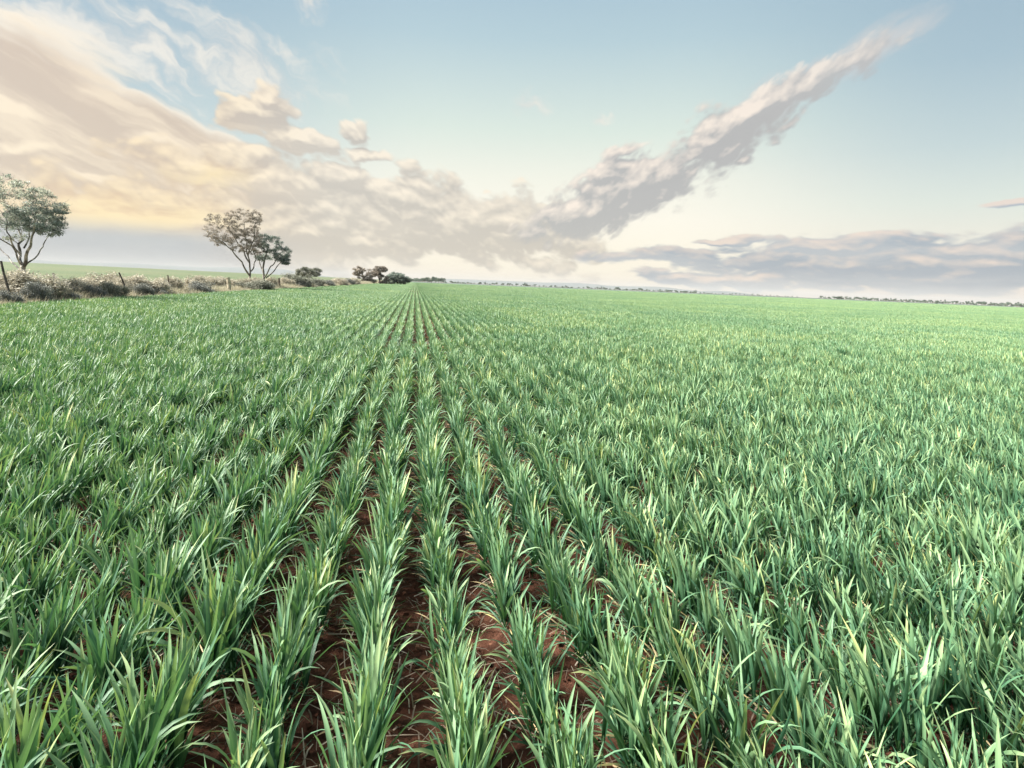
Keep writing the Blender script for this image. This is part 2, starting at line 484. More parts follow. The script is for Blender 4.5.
def build_ground():
    xs = graded([(-9000, -400, 20, -2.0), (-400, -13, 40, -1.6), (-13, -2.2, 60, -1.3), (-2.2, 2.6, 330, 1), (2.6, 16, 60, 1.4), (16, 400, 36, 1.8), (400, 9000, 16, 2)])
    ys = graded([(-3000, -30, 8, -2), (-30, 0.6, 16, -1.5), (0.6, 4.6, 270, 1), (4.6, 24, 110, 1.5), (24, 400, 40, 1.7), (400, 9500, 24, 2)])
    X, Y = np.meshgrid(xs, ys)
    Z = terrain(X, Y)
    near = (X > -13) & (X < 16) & (Y > 0.5) & (Y < 26)
    ii = np.argwhere(near)
    for i, j in ii:
        x, y = X[i, j], Y[i, j]
        fade = min(1, (x + 13) / 2, (16 - x) / 3, (26 - y) / 6)
        z = 0.012 * math.cos(2 * math.pi * (x / ROW)) * -1                 # seed rows lie on low ridges
        z += 0.014 * mnoise.noise(Vector((x * 3.0, y * 2.2, 0.3)))
        if y < 9 and abs(x) < 5:
            z += 0.012 * mnoise.noise(Vector((x * 15, y * 15, 2.1)))
            cl = mnoise.noise(Vector((x * 34, y * 34, 5.0)))
            z += 0.020 * max(0.0, cl) ** 0.8 + 0.008 * abs(mnoise.noise(Vector((x * 70, y * 70, 9))))
        Z[i, j] += z * fade
    nx, ny = len(xs), len(ys)
    v = np.stack([X, Y, Z], -1).reshape(-1, 3)
    idx = np.arange(nx * ny).reshape(ny, nx)
    f = np.stack([idx[:-1, :-1], idx[:-1, 1:], idx[1:, 1:], idx[1:, :-1]], -1).reshape(-1, 4)
    mt, T, out = new_mat('red_soil_and_pasture')
    pos = T.node('ShaderNodeNewGeometry').outputs['Position']
    sp = T.node('ShaderNodeSeparateXYZ'); T.put(sp.inputs[0], pos)
    n = T.noise(pos, 5.0, 6, 0.6)
    n2 = T.noise(pos, 42.0, 5, 0.65)
    soil = T.ramp(n, [(0.28, (0.056, 0.023, 0.014)), (0.5, (0.108, 0.043, 0.025)), (0.72, (0.17, 0.078, 0.048))])
    soil = T.mix(T.M('MULTIPLY', T.step(n2, 0.58, 0.72), 0.4), soil, (0.15, 0.085, 0.055))
    big = T.noise(pos, 0.012, 4, 0.6)
    fine = T.noise(pos, 0.25, 5, 0.6)
    past = T.ramp(T.M('ADD', T.M('MULTIPLY', big, 0.6), T.M('MULTIPLY', fine, 0.4)),
                  [(0.35, (0.060, 0.085, 0.042)), (0.5, (0.080, 0.105, 0.050)), (0.65, (0.125, 0.125, 0.070))])
    edge = T.M('ADD', sp.outputs[0], T.M('MULTIPLY', T.M('SUBTRACT', fine, 0.5), 1.2))
    c = T.mix(T.step(edge, -15.5, -13.8), past, T.mix(T.step(edge, -11.5, -10.0), (0.22, 0.17, 0.11), soil))
    bs = T.node('ShaderNodeBsdfPrincipled')
    T.put(bs.inputs['Base Color'], c); bs.inputs['Roughness'].default_value = 0.92; bs.inputs['Specular IOR Level'].default_value = 0.2
    bp = T.node('ShaderNodeBump'); bp.inputs['Distance'].default_value = 0.02; bp.inputs['Strength'].default_value = 1.0
    T.put(bp.inputs['Height'], T.M('ADD', T.noise(pos, 90, 8, 0.75), T.M('MULTIPLY', T.noise(pos, 28, 3, 0.6), 1.5))); T.put(bs.inputs['Normal'], bp.outputs[0])
    T.t.links.new(bs.outputs[0], out.inputs[0])
    mb = MB(); mb.add(v, f)
    return tag(mb.build('ground', mt), kind='structure')


build_ground()

# ------------------------------------------------------------------ cereal plants
def blade(mb, base, az, L, w, lean, curve, segs, across, tint, twist=0.0, lean_y=0.3, pw=1.6):
    t = np.linspace(0, 1, segs + 1)
    th = lean + curve * t ** pw
    dz = np.cos(th); dr = np.sin(th)
    ds = L / segs
    rr = np.concatenate([[0], np.cumsum((dr[1:] + dr[:-1]) / 2 * ds)])
    zz = np.concatenate([[0], np.cumsum((dz[1:] + dz[:-1]) / 2 * ds)])
    ca, sa = math.cos(az), math.sin(az)
    P = np.stack([base[0] + ca * rr, base[1] + sa * rr, base[2] + zz], 1)
    P[:, 1] += lean_y * np.maximum(P[:, 2], 0) ** 2 / 0.28 * 1.0
    Td = np.stack([ca * dr, sa * dr, dz], 1)
    Sd = np.tile(np.array([-sa, ca, 0.0]), (segs + 1, 1))
    Nn = np.cross(Sd, Td)
    tw = twist * t
    side = Sd * np.cos(tw)[:, None] + Nn * np.sin(tw)[:, None]
    nrm = np.cross(side, Td)
    ww = w * np.minimum(1, 0.55 + 1.6 * t) * np.clip(1 - t ** 2.6, 0, 1) ** 0.8
    ww = np.maximum(ww, w * 0.02) / 2
    if across == 2:
        fold = 0.35
        Lf = P - side * ww[:, None] + nrm * (ww * fold)[:, None] * -1
        Rt = P + side * ww[:, None] + nrm * (ww * fold)[:, None] * -1
        v = np.stack([Lf, P, Rt], 1).reshape(-1, 3)
        uv = np.stack([np.tile([0, .5, 1.0], segs + 1), np.repeat(t, 3)], 1)
        i = np.arange(segs) * 3
        f = np.concatenate([np.stack([i, i + 1, i + 4, i + 3], 1), np.stack([i + 1, i + 2, i + 5, i + 4], 1)])
    else:
        v = np.stack([P - side * ww[:, None], P + side * ww[:, None]], 1).reshape(-1, 3)
        uv = np.stack([np.tile([0, 1.0], segs + 1), np.repeat(t, 2)], 1)
        i = np.arange(segs) * 2
        f = np.stack([i, i + 1, i + 3, i + 2], 1)
    mb.add(v, f, tint, uv)


def cereal(mb, r, ox=0.0, oy=0.0, lod=0, size=1.0):
    n0 = len(mb.v)
    segs, across = ((8, 2), (4, 1), (2, 1))[lod]
    nt = int(r.integers(6, 9)) if lod == 0 else (7, 5)[lod - 1]
    for k in range(nt):
        bx = ox + r.normal(0, 0.018); by = oy + r.normal(0, 0.032)
        a0 = r.uniform(0, 2 * math.pi)
        sl = r.uniform(0.02, 0.14)
        hs = r.uniform(0.05, 0.10) * size
        if lod == 0:
            blade(mb, (bx, by, -0.01), a0, hs * 1.5, 0.0065, sl, 0.0, 3, 1, 0.45, 0, 0.2)
        nl = 4 if lod < 2 else 3
        for j in range(nl):
            q = (j + r.uniform(0, 0.6)) / nl                   # 0 = low outer leaf, 1 = young upright leaf
            az = a0 + math.pi * j + r.normal(0, 0.45)
            zb = hs * (0.25 + 0.85 * q)
            L = (0.15 + 0.11 * math.sin(math.pi * min(1, 0.25 + 0.65 * q)) + r.normal(0, 0.02)) * size
            lean = sl * 0.5 + (0.48 - 0.43 * q) * r.uniform(0.35, 1.25)
            curve = (0.85 - 0.62 * q) * r.uniform(0.05, 1.35)
            if r.random() < 0.16: curve += r.uniform(0.5, 1.6)
            w = (0.0078 + 0.0095 * r.random() ** 0.8) * (1, 1.0, 1.2)[lod]
            tint = float(np.clip(r.normal(0.38 + 0.12 * q, 0.17), 0.0, 0.79))
            bend = r.uniform(-1.3, 1.3)
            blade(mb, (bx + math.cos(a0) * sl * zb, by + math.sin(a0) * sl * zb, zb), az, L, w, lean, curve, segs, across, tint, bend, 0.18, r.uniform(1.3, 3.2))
        if lod == 0:                                             # short lowest leaves, some withered
            for _ in range(3):
                blade(mb, (bx, by, 0.015), r.uniform(0, 6.28), r.uniform(0.07, 0.15), r.uniform(.004, .009), r.uniform(0.6, 1.2), r.uniform(0.2, 1.0), 5, 1, r.uniform(0.0, 0.45), 1.0, 0.0)
        if lod == 0 and r.random() < 0.8:
            blade(mb, (bx, by, 0.02), r.uniform(0, 6.28), r.uniform(0.08, 0.15), 0.006, r.uniform(0.8, 1.3), r.uniform(0.3, 0.9), 5, 1, r.uniform(0.88, 1.0), 1.0, 0.0)

    for v in mb.v[n0:]: v[:, 0] = ox + (v[:, 0] - ox) * (0.97, 0.91, 0.81)[lod]      # neighbours in a dense stand keep to their row


SRC = bpy.data.collections.new('cereal_sources')        # holds the meshes the crop is scattered from; not linked to the scene
src_names = []


def add_source(me, k):
    o = bpy.data.objects.new('cereal_source_%03d' % k, me)
    SRC.objects.link(o)


NV = 18
PLANT_ME = []
for k in range(NV):
    r = np.random.default_rng(100 + k)
    mb = MB(); cereal(mb, r, lod=0, size=r.uniform(0.72, 0.96))
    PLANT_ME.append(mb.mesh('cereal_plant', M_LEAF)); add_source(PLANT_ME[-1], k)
P1, P2 = 10 * ROW, 20 * ROW
for k in range(5):
    r = np.random.default_rng(200 + k)
    mb = MB()
    for i in range(10):
        y = 0.0
        while y < P1:
            if r.random() < 0.95:
                cereal(mb, r, (i + 0.5) * ROW - P1 / 2 + r.normal(0, 0.008), y - P1 / 2, 1, r.uniform(0.62, 0.87))
            y += r.uniform(0.068, 0.105)
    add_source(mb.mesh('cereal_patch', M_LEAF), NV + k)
for k in range(3):
    r = np.random.default_rng(300 + k)
    mb = MB()
    for i in range(20):
        y = 0.0
        while y < P2:
            cereal(mb, r, (i + 0.5) * ROW - P2 / 2 + r.normal(0, 0.015), y - P2 / 2, 2, r.uniform(0.62, 0.87))
            y += r.uniform(0.08, 0.12)
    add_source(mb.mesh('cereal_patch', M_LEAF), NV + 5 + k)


def in_view(x, y, z=0.15, marg=90):
    d = Vector((x, y, z)) - EYE
    zf = d.dot(F)
    if zf < 0.3: return None
    px = 512 + FPX * d.dot(RC) / zf; py = 384 - FPX * d.dot(UC) / zf
    if -marg < px < 1024 + marg and py < 768 + marg: return px, py, zf
    return None


Y_NEAR = 9.6
plants = []          # (x, y, rotz, scale, variant)
r = np.random.default_rng(5)
nrow = int(16 / ROW)
for i in range(int(EDGE_X / ROW), nrow):
    x0 = (i + 0.5) * ROW
    y = 0.35 + r.uniform(0, 0.1)
    rowh = r.uniform(0.94, 1.06)
    while y < Y_NEAR:
        den = mnoise.noise(Vector((x0 * 1.7, y * 1.1, 7.7)))
        if r.random() < 0.99 + 0.6 * min(0, den + 0.40):
            x = x0 + r.normal(0, 0.010) + 0.012 * math.sin(y * 1.3 + i)
            if in_view(x, y, 0.15, 420):
                sc = rowh * (1.0 + 0.16 * den) * r.uniform(0.80, 1.14)
                plants.append((x, y, r.choice([0, math.pi]) * 0 + r.normal(0, 0.35), sc, int(r.integers(0, NV))))
        y += r.uniform(0.068, 0.108)

# the 300 plants that show largest are objects of their own
cand = []
for n_, (x, y, *_r) in enumerate(plants):
    v = in_view(x, y, 0.18, 0)
    if v: cand.append((v[2], n_))
cand.sort()
own = set(n_ for _, n_ in cand[:300])
WORD = ['first', 'second', 'third', 'fourth', 'fifth', 'sixth', 'seventh', 'eighth', 'ninth', 'tenth', 'eleventh', 'twelfth']
pts, rots, scls, idxs = [], [], [], []
for n_, (x, y, rz, sc, vi) in enumerate(plants):
    z = 0.008
    if n_ in own:
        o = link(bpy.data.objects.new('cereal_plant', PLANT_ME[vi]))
        o.location = (x, y, z); o.rotation_euler = (0, 0, rz); o.scale = (sc, sc, sc)
        i = math.floor(x / ROW)
        side, k = ('right', i) if i >= 0 else ('left', -i - 1)
        tag(o, 'young cereal plant near the camera, in the %s row %s of central soil line' % (WORD[min(k, 11)], side), 'plant',
            'near plants of the %s row %s' % (WORD[min(k, 11)], side))
    else:
        pts.append((x, y, z)); rots.append(rz); scls.append(sc); idxs.append(vi)


def patches(size, y0, y1, first, nvar, xmax):
    x_lo = math.ceil(EDGE_X / size) * size
    j = 0
    y = y0 + size / 2
    while y < y1:
        x = EDGE_X + size / 2
        x = (math.floor(EDGE_X / ROW)) * ROW + size / 2
        while x < xmax:
            ok = any(in_view(x + a * size / 2, y + b * size / 2, 0.1, 220) for a in (-1, 0, 1) for b in (-1, 1))
            if ok:
                h = 1.0 + 0.14 * mnoise.noise(Vector((x * 0.13, y * 0.09, 1.0))) + random.uniform(-0.05, 0.05)
                pts.append((x, y, 0.0)); rots.append(0.0); scls.append(-h); idxs.append(first + random.randrange(nvar))
            x += size
        y += size


Y1 = Y_NEAR + 18 * P1
# side area of the near zone to the right of the single plants
for j in range(4):
    y = j * P1 + P1 / 2
    x = nrow * ROW + P1 / 2
    while x < 30:
        if in_view(x, y, 0.1, 300): pts.append((x, y, 0)); rots.append(0); scls.append(-1.0); idxs.append(NV + random.randrange(5))
        x += P1
patches(P1, Y_NEAR, Y1, NV, 5, 110)
patches(P2, Y1, 430, NV + 5, 3, 620)


def scatter_group(name, coll):
    ng = bpy.data.node_groups.new(name, 'GeometryNodeTree')
    ng.interface.new_socket('Geometry', in_out='INPUT', socket_type='NodeSocketGeometry')
    ng.interface.new_socket('Geometry', in_out='OUTPUT', socket_type='NodeSocketGeometry')
    N = ng.nodes; L = ng.links
    gi = N.new('NodeGroupInput'); go = N.new('NodeGroupOutput')
    ci = N.new('GeometryNodeCollectionInfo'); ci.inputs['Collection'].default_value = coll
    ci.inputs['Separate Children'].default_value = True; ci.inputs['Reset Children'].default_value = True
    ip = N.new('GeometryNodeInstanceOnPoints'); ip.inputs['Pick Instance'].default_value = True

    def named(n, t):
        a = N.new('GeometryNodeInputNamedAttribute'); a.data_type = t; a.inputs['Name'].default_value = n
        return a.outputs['Attribute']
    L.new(gi.outputs[0], ip.inputs['Points']); L.new(ci.outputs[0], ip.inputs['Instance'])
    L.new(named('idx', 'INT'), ip.inputs['Instance Index'])
    e2r = N.new('FunctionNodeEulerToRotation'); L.new(named('rot', 'FLOAT_VECTOR'), e2r.inputs[0])
    L.new(e2r.outputs[0], ip.inputs['Rotation'])
    L.new(named('scl', 'FLOAT_VECTOR'), ip.inputs['Scale'])
    L.new(ip.outputs[0], go.inputs[0])
    return ng


def scatter(name, coll, pts, rots, scl, idxs):
    me = bpy.data.meshes.new(name)
    me.vertices.add(len(pts)); me.vertices.foreach_set('co', np.array(pts, float).ravel())
    a = me.attributes.new('idx', 'INT', 'POINT'); a.data.foreach_set('value', np.array(idxs, np.int32))
    a = me.attributes.new('rot', 'FLOAT_VECTOR', 'POINT'); a.data.foreach_set('vector', np.array(rots, np.float32).ravel())
    a = me.attributes.new('scl', 'FLOAT_VECTOR', 'POINT'); a.data.foreach_set('vector', np.array(scl, np.float32).ravel())
    o = link(bpy.data.objects.new(name, me))
    md = o.modifiers.new('scatter', 'NODES'); md.node_group = scatter_group(name, coll)
    return o


rr = [(0, 0, a) for a in rots]
sc3 = [((s, s, s) if s > 0 else (random.choice((1, -1)), 1, -s)) for s in scls]
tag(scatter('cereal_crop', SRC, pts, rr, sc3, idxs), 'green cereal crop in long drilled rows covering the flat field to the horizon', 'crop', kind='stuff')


# far canopy of the crop: a low slab past the last separate leaves
def far_canopy():
    mt, T, out = new_mat('far_cereal_canopy')
    pos = T.node('ShaderNodeNewGeometry').outputs['Position']
    n = T.noise(pos, 0.6, 5, 0.65)
    c = T.ramp(n, [(0.3, (0.050, 0.090, 0.062)), (0.7, (0.075, 0.115, 0.080))])
    bs = T.node('ShaderNodeBsdfPrincipled'); T.put(bs.inputs['Base Color'], c); bs.inputs['Roughness'].default_value = 0.7
    T.t.links.new(bs.outputs[0], out.inputs[0])
    mb = MB()
    xs = graded([(EDGE_X, 200, 60, 1.3), (200, 2600, 60, 1.4)]); ys = graded([(418, 1500, 70, 1.4)])
    X, Y = np.meshgrid(xs, ys)
    Z = 0.20 + 0.03 * np.sin(X * 1.7) * np.cos(Y * 0.9)
    Z[0, :] = 0.02
    v = np.stack([X, Y, Z], -1).reshape(-1, 3)
    idx = np.arange(X.size).reshape(X.shape)
    mb.add(v, np.stack([idx[:-1, :-1], idx[:-1, 1:], idx[1:, 1:], idx[1:, :-1]], -1).reshape(-1, 4))
    return tag(mb.build('crop_field', mt), kind='structure')


far_canopy()


# straw and withered leaves on the soil
def litter():
    mb = MB(); r = np.random.default_rng(9)
    n = 0
    while n < 34000:
        y = 0.6 + 8 * r.random() ** 1.4; x = r.uniform(-3.5, 5.0)
        n += 1
        g = (x / ROW) - round(x / ROW)
        L = 0.015 + 0.10 * r.random() ** 1.8; a = r.uniform(0, math.pi); w = r.uniform(0.0007, 0.0024)
        z = 0.014 + abs(g) * 0.02 + r.uniform(0, 0.02)
        dx, dy = math.cos(a) * L / 2, math.sin(a) * L / 2
        sx, sy = -math.sin(a) * w, math.cos(a) * w
        ti = r.normal(0, 0.012)
        bow = r.uniform(0, 0.012); k = r.normal(0, 0.12) * L
        v = [(x - dx - sx, y - dy - sy, z - ti), (x - dx + sx, y - dy + sy, z - ti + 0.001),
             (x - sx * 5 * k - sx, y - sy * 5 * k - sy, z + bow), (x + sx, y + sy, z + bow + 0.001),
             (x + dx - sx * .6, y + dy - sy * .6, z + ti), (x + dx + sx * .6, y + dy + sy * .6, z + ti)]
        mb.add(v, [(0, 1, 3, 2), (2, 3, 5, 4)], r.random())
    return tag(mb.build('straw_litter', M_STRAW), 'pale dry straw and withered leaves littering the red soil between rows', 'straw', kind='stuff')


litter()


def clods():
    """loose crumbs of dry soil"""
    mt, T, out = new_mat('red_soil_clod')
    n = T.noise(T.node('ShaderNodeNewGeometry').outputs['Position'], 45, 5, 0.65)
    tint = attr(T, 'tint')
    c = T.ramp(T.M('ADD', T.M('MULTIPLY', n, 0.5), T.M('MULTIPLY', tint, 0.5)), [(0.25, (0.055, 0.022, 0.013)), (0.5, (0.105, 0.042, 0.025)), (0.8, (0.19, 0.095, 0.060))])
    bs = T.node('ShaderNodeBsdfPrincipled'); T.put(bs.inputs['Base Color'], c)
    bs.inputs['Roughness'].default_value = 0.95; bs.inputs['Specular IOR Level'].default_value = 0.15
    bp = T.node('ShaderNodeBump'); bp.inputs['Distance'].default_value = 0.004
    T.put(bp.inputs['Height'], n); T.put(bs.inputs['Normal'], bp.outputs[0])
    T.t.links.new(bs.outputs[0], out.inputs[0])
    r = np.random.default_rng(14); mb = MB()
    q = np.array([(-1, -1, -1), (1, -1, -1), (1, 1, -1), (-1, 1, -1), (-1, -1, 1), (1, -1, 1), (1, 1, 1), (-1, 1, 1)], float) / 1.6
    fc = [(0, 3, 2, 1), (4, 5, 6, 7), (0, 1, 5, 4), (1, 2, 6, 5), (2, 3, 7, 6), (3, 0, 4, 7)]
    for _ in range(16000):
        y = 0.6 + 6.5 * r.random() ** 1.7; x = r.uniform(-2.8, 3.6)
        s_ = 0.0022 + 0.010 * r.random() ** 3.2
        v = q * s_ * r.uniform(0.6, 1.3, (8, 3)) * np.array([r.uniform(.7, 1.5), r.uniform(.7, 1.5), r.uniform(.5, 1)])
        a = r.uniform(0, 6.28); ca, sa = math.cos(a), math.sin(a)
        v = np.stack([v[:, 0] * ca - v[:, 1] * sa, v[:, 0] * sa + v[:, 1] * ca, v[:, 2]], 1)
        g = abs(x / ROW - round(x / ROW))
        v += (x, y, 0.010 + s_ * 0.3 - 0.012 * (1 - 2 * g) + r.uniform(0, .008))
        mb.add(v, fc, r.random())
    return tag(mb.build('soil_clods', mt, None, False), 'crumbly red soil clods strewn between the nearest rows', 'soil', kind='stuff')


clods()


# ------------------------------------------------------------------ leaves, trees, shrubs
def leaf_cloud(mb, r, c, rad, n, ll, lw, tint0=0.5, shell=0.6):
    """n small leaves scattered in an ellipsoid"""
    d = r.normal(size=(n, 3)); d /= np.linalg.norm(d, axis=1)[:, None]
    q = r.random(n) ** shell
    P = np.asarray(c) + d * q[:, None] * np.asarray(rad)
    a = r.normal(size=(n, 3)); a[:, 2] -= 0.3; a /= np.linalg.norm(a, axis=1)[:, None]
    b = np.cross(a, r.normal(size=(n, 3))); b /= np.linalg.norm(b, axis=1)[:, None]
    L = ll * r.uniform(0.6, 1.4, n)[:, None] / 2; Wd = lw * r.uniform(0.6, 1.4, n)[:, None] / 2
    v = np.stack([P - a * L, P + b * Wd, P + a * L, P - b * Wd], 1).reshape(-1, 3)
    f = np.arange(4 * n).reshape(-1, 4)
    t = np.repeat(np.clip(r.normal(tint0, 0.2, n), 0, 1), 4)
    mb.add(v, f, t)


def limb(mb, r, a, b, ra, rb, sag=0.0, wob=0.06, n=7, sides=6):
    a, b = Vector(a), Vector(b)
    L = (b - a).length
    o1 = Vector(r.normal(0, wob, 3)) * L; o2 = Vector(r.normal(0, wob, 3)) * L
    pts, rad = [], []
    for i in range(n + 1):
        t = i / n
        p = a.lerp(b, t) + o1 * math.sin(math.pi * t) + o2 * math.sin(2 * math.pi * t) * 0.5
        p.z += sag * L * math.sin(math.pi * t)
        pts.append(p); rad.append(ra + (rb - ra) * t)
    tube(mb, pts, rad, sides)
    return pts


def make_tree(name, label, group, base, stems, crowns, leaf, bark, seed, cat='tree'):
    """stems: paths of (point, radius) from the root; crowns: list of (centre, radii, clumps, leaves per clump, leaf size, clump radius, tint)"""
    r = np.random.default_rng(seed)
    root = empty(name, base)
    B = Vector(base)
    tr, cr = MB(), MB()
    nodes = []
    for path in stems:
        for (p, ra), (p2, rb) in zip(path[:-1], path[1:]):
            ps = limb(tr, r, Vector(p) - B, Vector(p2) - B, ra, rb, 0.02, 0.05, 6, 7)
            for i, q in enumerate(ps):
                nodes.append((q, ra + (rb - ra) * i / 6))
    nodes = [n for n in nodes if n[0].z > 0.25 * max(x[0].z for x in nodes)]
    for (c, rad, ncl, nlf, ls, cr_r, tint) in crowns:
        c = Vector(c) - B
        cl = []
        tries = 0
        while len(cl) < ncl and tries < ncl * 40:
            tries += 1
            d = r.normal(size=3); d /= np.linalg.norm(d)
            q = Vector(d * np.asarray(rad) * r.uniform(0.35, 1.0) ** 0.6) + c
            if all((q - o).length > cr_r * 1.15 for o in cl): cl.append(q)
        cl.sort(key=lambda q: min((q - n[0]).length for n in nodes))
        for q in cl:
            nb, nr = min(nodes, key=lambda n: (q - n[0]).length * (1.6 if n[0].z > q.z else 1.0))
            ra = max(0.006, min(nr * 0.6, 0.010 + 0.012 * (q - nb).length))
            ps = limb(tr, r, nb, q, ra, 0.005, 0.04, 0.08, 5, 5)
            for i, w in enumerate(ps[2:]): nodes.append((w, ra * 0.7))
            for k in range(5):
                e = q + Vector(r.normal(0, cr_r * 0.7, 3)); limb(tr, r, ps[3], e, 0.005, 0.002, 0, 0.10, 3, 4)
            s = r.uniform(0.7, 1.3)
            leaf_cloud(cr, r, q, (cr_r * s, cr_r * s, cr_r * s * 0.62), int(nlf * s * s), ls, ls * 0.42, tint + r.normal(0, 0.16))
    tr.build('trunk', bark, root)
    cr.build('crown', leaf, root, smooth=False)
    tag(root, label, cat, group)
    return root


GT = 'trees along the left field edge'
# leftmost tree, cut by the frame
Y = 23.0
b = at(24, 280, Y); b.z = 0
A = lambda x, y, dy=0: at(x, y, Y + dy)
make_tree('spreading_tree', 'multi-stemmed spreading tree cut by the frame, blue-green crown, pale forked trunk', GT, b,
          [[(b, .10), (A(23, 268), .075), (A(20, 256, .3), .05), (A(23, 240, .6), .035), (A(15, 222, .9), .022)],
           [(A(23, 268), .065), (A(28, 250, -.4), .045), (A(34, 232, -.7), .03), (A(36, 212, -1.0), .018)],
           [(A(21, 264), .035), (A(12, 246, -.6), .022), (A(-12, 232, -1.3), .018), (A(-26, 215, -1.6), .012)],
           [(A(20, 270), .03), (A(8, 256, .6), .02), (A(-10, 238, 1.2), .016), (A(-24, 224, 1.4), .012)],
           [(A(25, 266), .03), (A(35, 258, .3), .024), (A(43, 247, .6), .02), (A(47, 238, .8), .014)],
           [(A(20, 254), .035), (A(10, 236, -.8), .022), (A(2, 214, -.8), .015)],
           [(A(24, 248, .4), .03), (A(29, 232, .9), .02), (A(26, 214, 1.2), .012)]],
          [(A(12, 208), (1.55, 1.5, .85), 70, 46, .07, .20, .55), (A(40, 221, -.3), (.78, 1.1, .42), 36, 115, .07, .20, .25),
           (A(-14, 210), (1.2, 1.5, .9), 32, 55, .07, .22, .5), (A(10, 187), (1.2, 1.2, .40), 34, 60, .075, .17, .85),
           (A(44, 203), (.62, .9, .45), 26, 55, .07, .16, .7), (A(61, 214), (.20, .5, .16), 6, 80, .07, .13, .35),
           (A(48, 232), (.45, .6, .16), 12, 50, .07, .13, .5), (A(8, 232), (.9, 1.0, .3), 14, 45, .07, .16, .6)],
          M_TREE, M_BARK, 21)
# the pair in the middle of the left side
Y = 50.0
b = at(250, 285, Y); b.z = 0
A = lambda x, y, dy=0: at(x, y, Y + dy)
make_tree('thin_crowned_tree', 'tall thin-crowned brownish tree, left of a close pair, sky through its leaves', GT, b,
          [[(b, .09), (A(250, 270), .07), (A(248, 256), .055), (A(246, 240, .5), .04), (A(244, 222, .5), .025)],
           [(A(250, 276), .08), (A(242, 262, -.5), .06), (A(232, 250, -1), .045), (A(216, 240, -1.5), .03)],
           [(A(249, 262), .07), (A(238, 244, 1), .05), (A(226, 226, 1.5), .03)],
           [(A(248, 256), .06), (A(254, 240, -.7), .045), (A(255, 222, -1), .03)],
           [(A(250, 272), .06), (A(256, 260, .7), .04), (A(254, 244, 1), .03)]],
          [(A(221, 228), (1.4, 1.6, 1.4), 95, 34, .11, .20, .45), (A(242, 222), (1.3, 1.5, 1.1), 70, 36, .11, .20, .45),
           (A(243, 242), (1.2, 1.4, 1.0), 60, 40, .11, .20, .4), (A(256, 216), (.5, .9, .5), 18, 36, .11, .20, .4),
           (A(218, 238), (.8, 1.0, .6), 26, 34, .11, .19, .4), (A(254, 238), (.8, 1.0, .9), 40, 34, .11, .19, .4), (A(258, 250, .5), (.6, .8, .6), 18, 30, .11, .18, .4)],
          M_TREE_DRY, M_BARK2, 31)
Y = 51.0
b = at(264, 284, Y); b.z = 0
A = lambda x, y, dy=0: at(x, y, Y + dy)
make_tree('leaning_tree', 'shorter leaning tree, right of a close pair, dense dark blue-green crown', GT, b,
          [[(b, .10), (A(263, 268), .08), (A(266, 255), .06), (A(268, 246), .04)],
           [(A(264, 278), .06), (A(271, 266, -.5), .045), (A(278, 256, -.8), .03), (A(283, 250, -.8), .02)],
           [(A(266, 278), .05), (A(276, 268, .5), .04), (A(286, 258, .6), .03)],
           [(A(263, 272), .05), (A(259, 260, .6), .035), (A(258, 250, .8), .02)]],
          [(A(270, 243), (1.0, 1.3, .75), 36, 80, .10, .24, .3), (A(281, 254), (.85, 1.2, .7), 36, 90, .10, .24, .3),
           (A(263, 254), (.7, .9, .8), 12, 120, .12, .30, .45), (A(285, 261), (.4, .7, .4), 10, 140, .11, .25, .25)],
          M_TREE, M_BARK2, 33)
# small round tree
Y = 78.0
b = at(309, 284, Y); b.z = 0
A = lambda x, y, dy=0: at(x, y, Y + dy)
make_tree('small_round_tree', 'small round-headed grey-green tree standing alone beyond the pale scrub', GT, b,
          [[(b, .12), (A(309, 277), .10), (A(306, 272), .07)], [(A(309, 277), .08), (A(315, 272, .5), .05)], [(A(309, 277), .07), (A(301, 274, -.5), .05)]],
          [(A(309, 272), (1.45, 1.5, .62), 34, 170, .16, .34, .5), (A(301, 274), (.8, 1, .35), 12, 150, .16, .3, .45)],
          M_SHRUB_GREY, M_BARK2, 41)
# the group where the verge meets the horizon
Y = 150.0
b = at(364, 284, Y); b.z = 0
A = lambda x, y, dy=0: at(x, y, Y + dy)
make_tree('ragged_tree', 'small ragged gum tree with tufted grey-green top, left of the far cluster', GT, b,
          [[(b, .22), (A(364, 277), .18), (A(361, 271), .10)], [(A(364, 278), .14), (A(370, 272, 1), .08)], [(A(364, 279), .12), (A(357, 272, -1), .08)]],
          [(A(359, 270), (1.3, 1.5, .7), 12, 150, .3, .6, .45), (A(366, 275), (2.2, 2, 1.5), 30, 90, .28, .55, .4), (A(356, 274), (.8, 1, .5), 6, 150, .3, .5, .4), (A(369, 281), (1.6, 1.6, 1.0), 12, 150, .3, .6, .55)],
          M_TREE_DRY, M_BARK2, 51)
Y = 152.0
b = at(380, 284, Y); b.z = 0
A = lambda x, y, dy=0: at(x, y, Y + dy)
make_tree('flat_topped_tree', 'small flat-topped brownish tree in the middle of the far cluster', GT, b,
          [[(b, .22), (A(379, 277), .16), (A(381, 271), .10)], [(A(379, 278), .14), (A(375, 272, 1), .08)]],
          [(A(381, 269), (1.7, 1.6, .6), 14, 170, .3, .6, .35), (A(377, 273), (1.3, 1.4, .9), 12, 130, .3, .6, .5), (A(383, 279), (1.6, 1.6, 1.2), 14, 170, .3, .6, .45)],
          M_TREE_DRY, M_BARK2, 53)
Y = 155.0
b = at(397, 285, Y); b.z = 0
A = lambda x, y, dy=0: at(x, y, Y + dy)
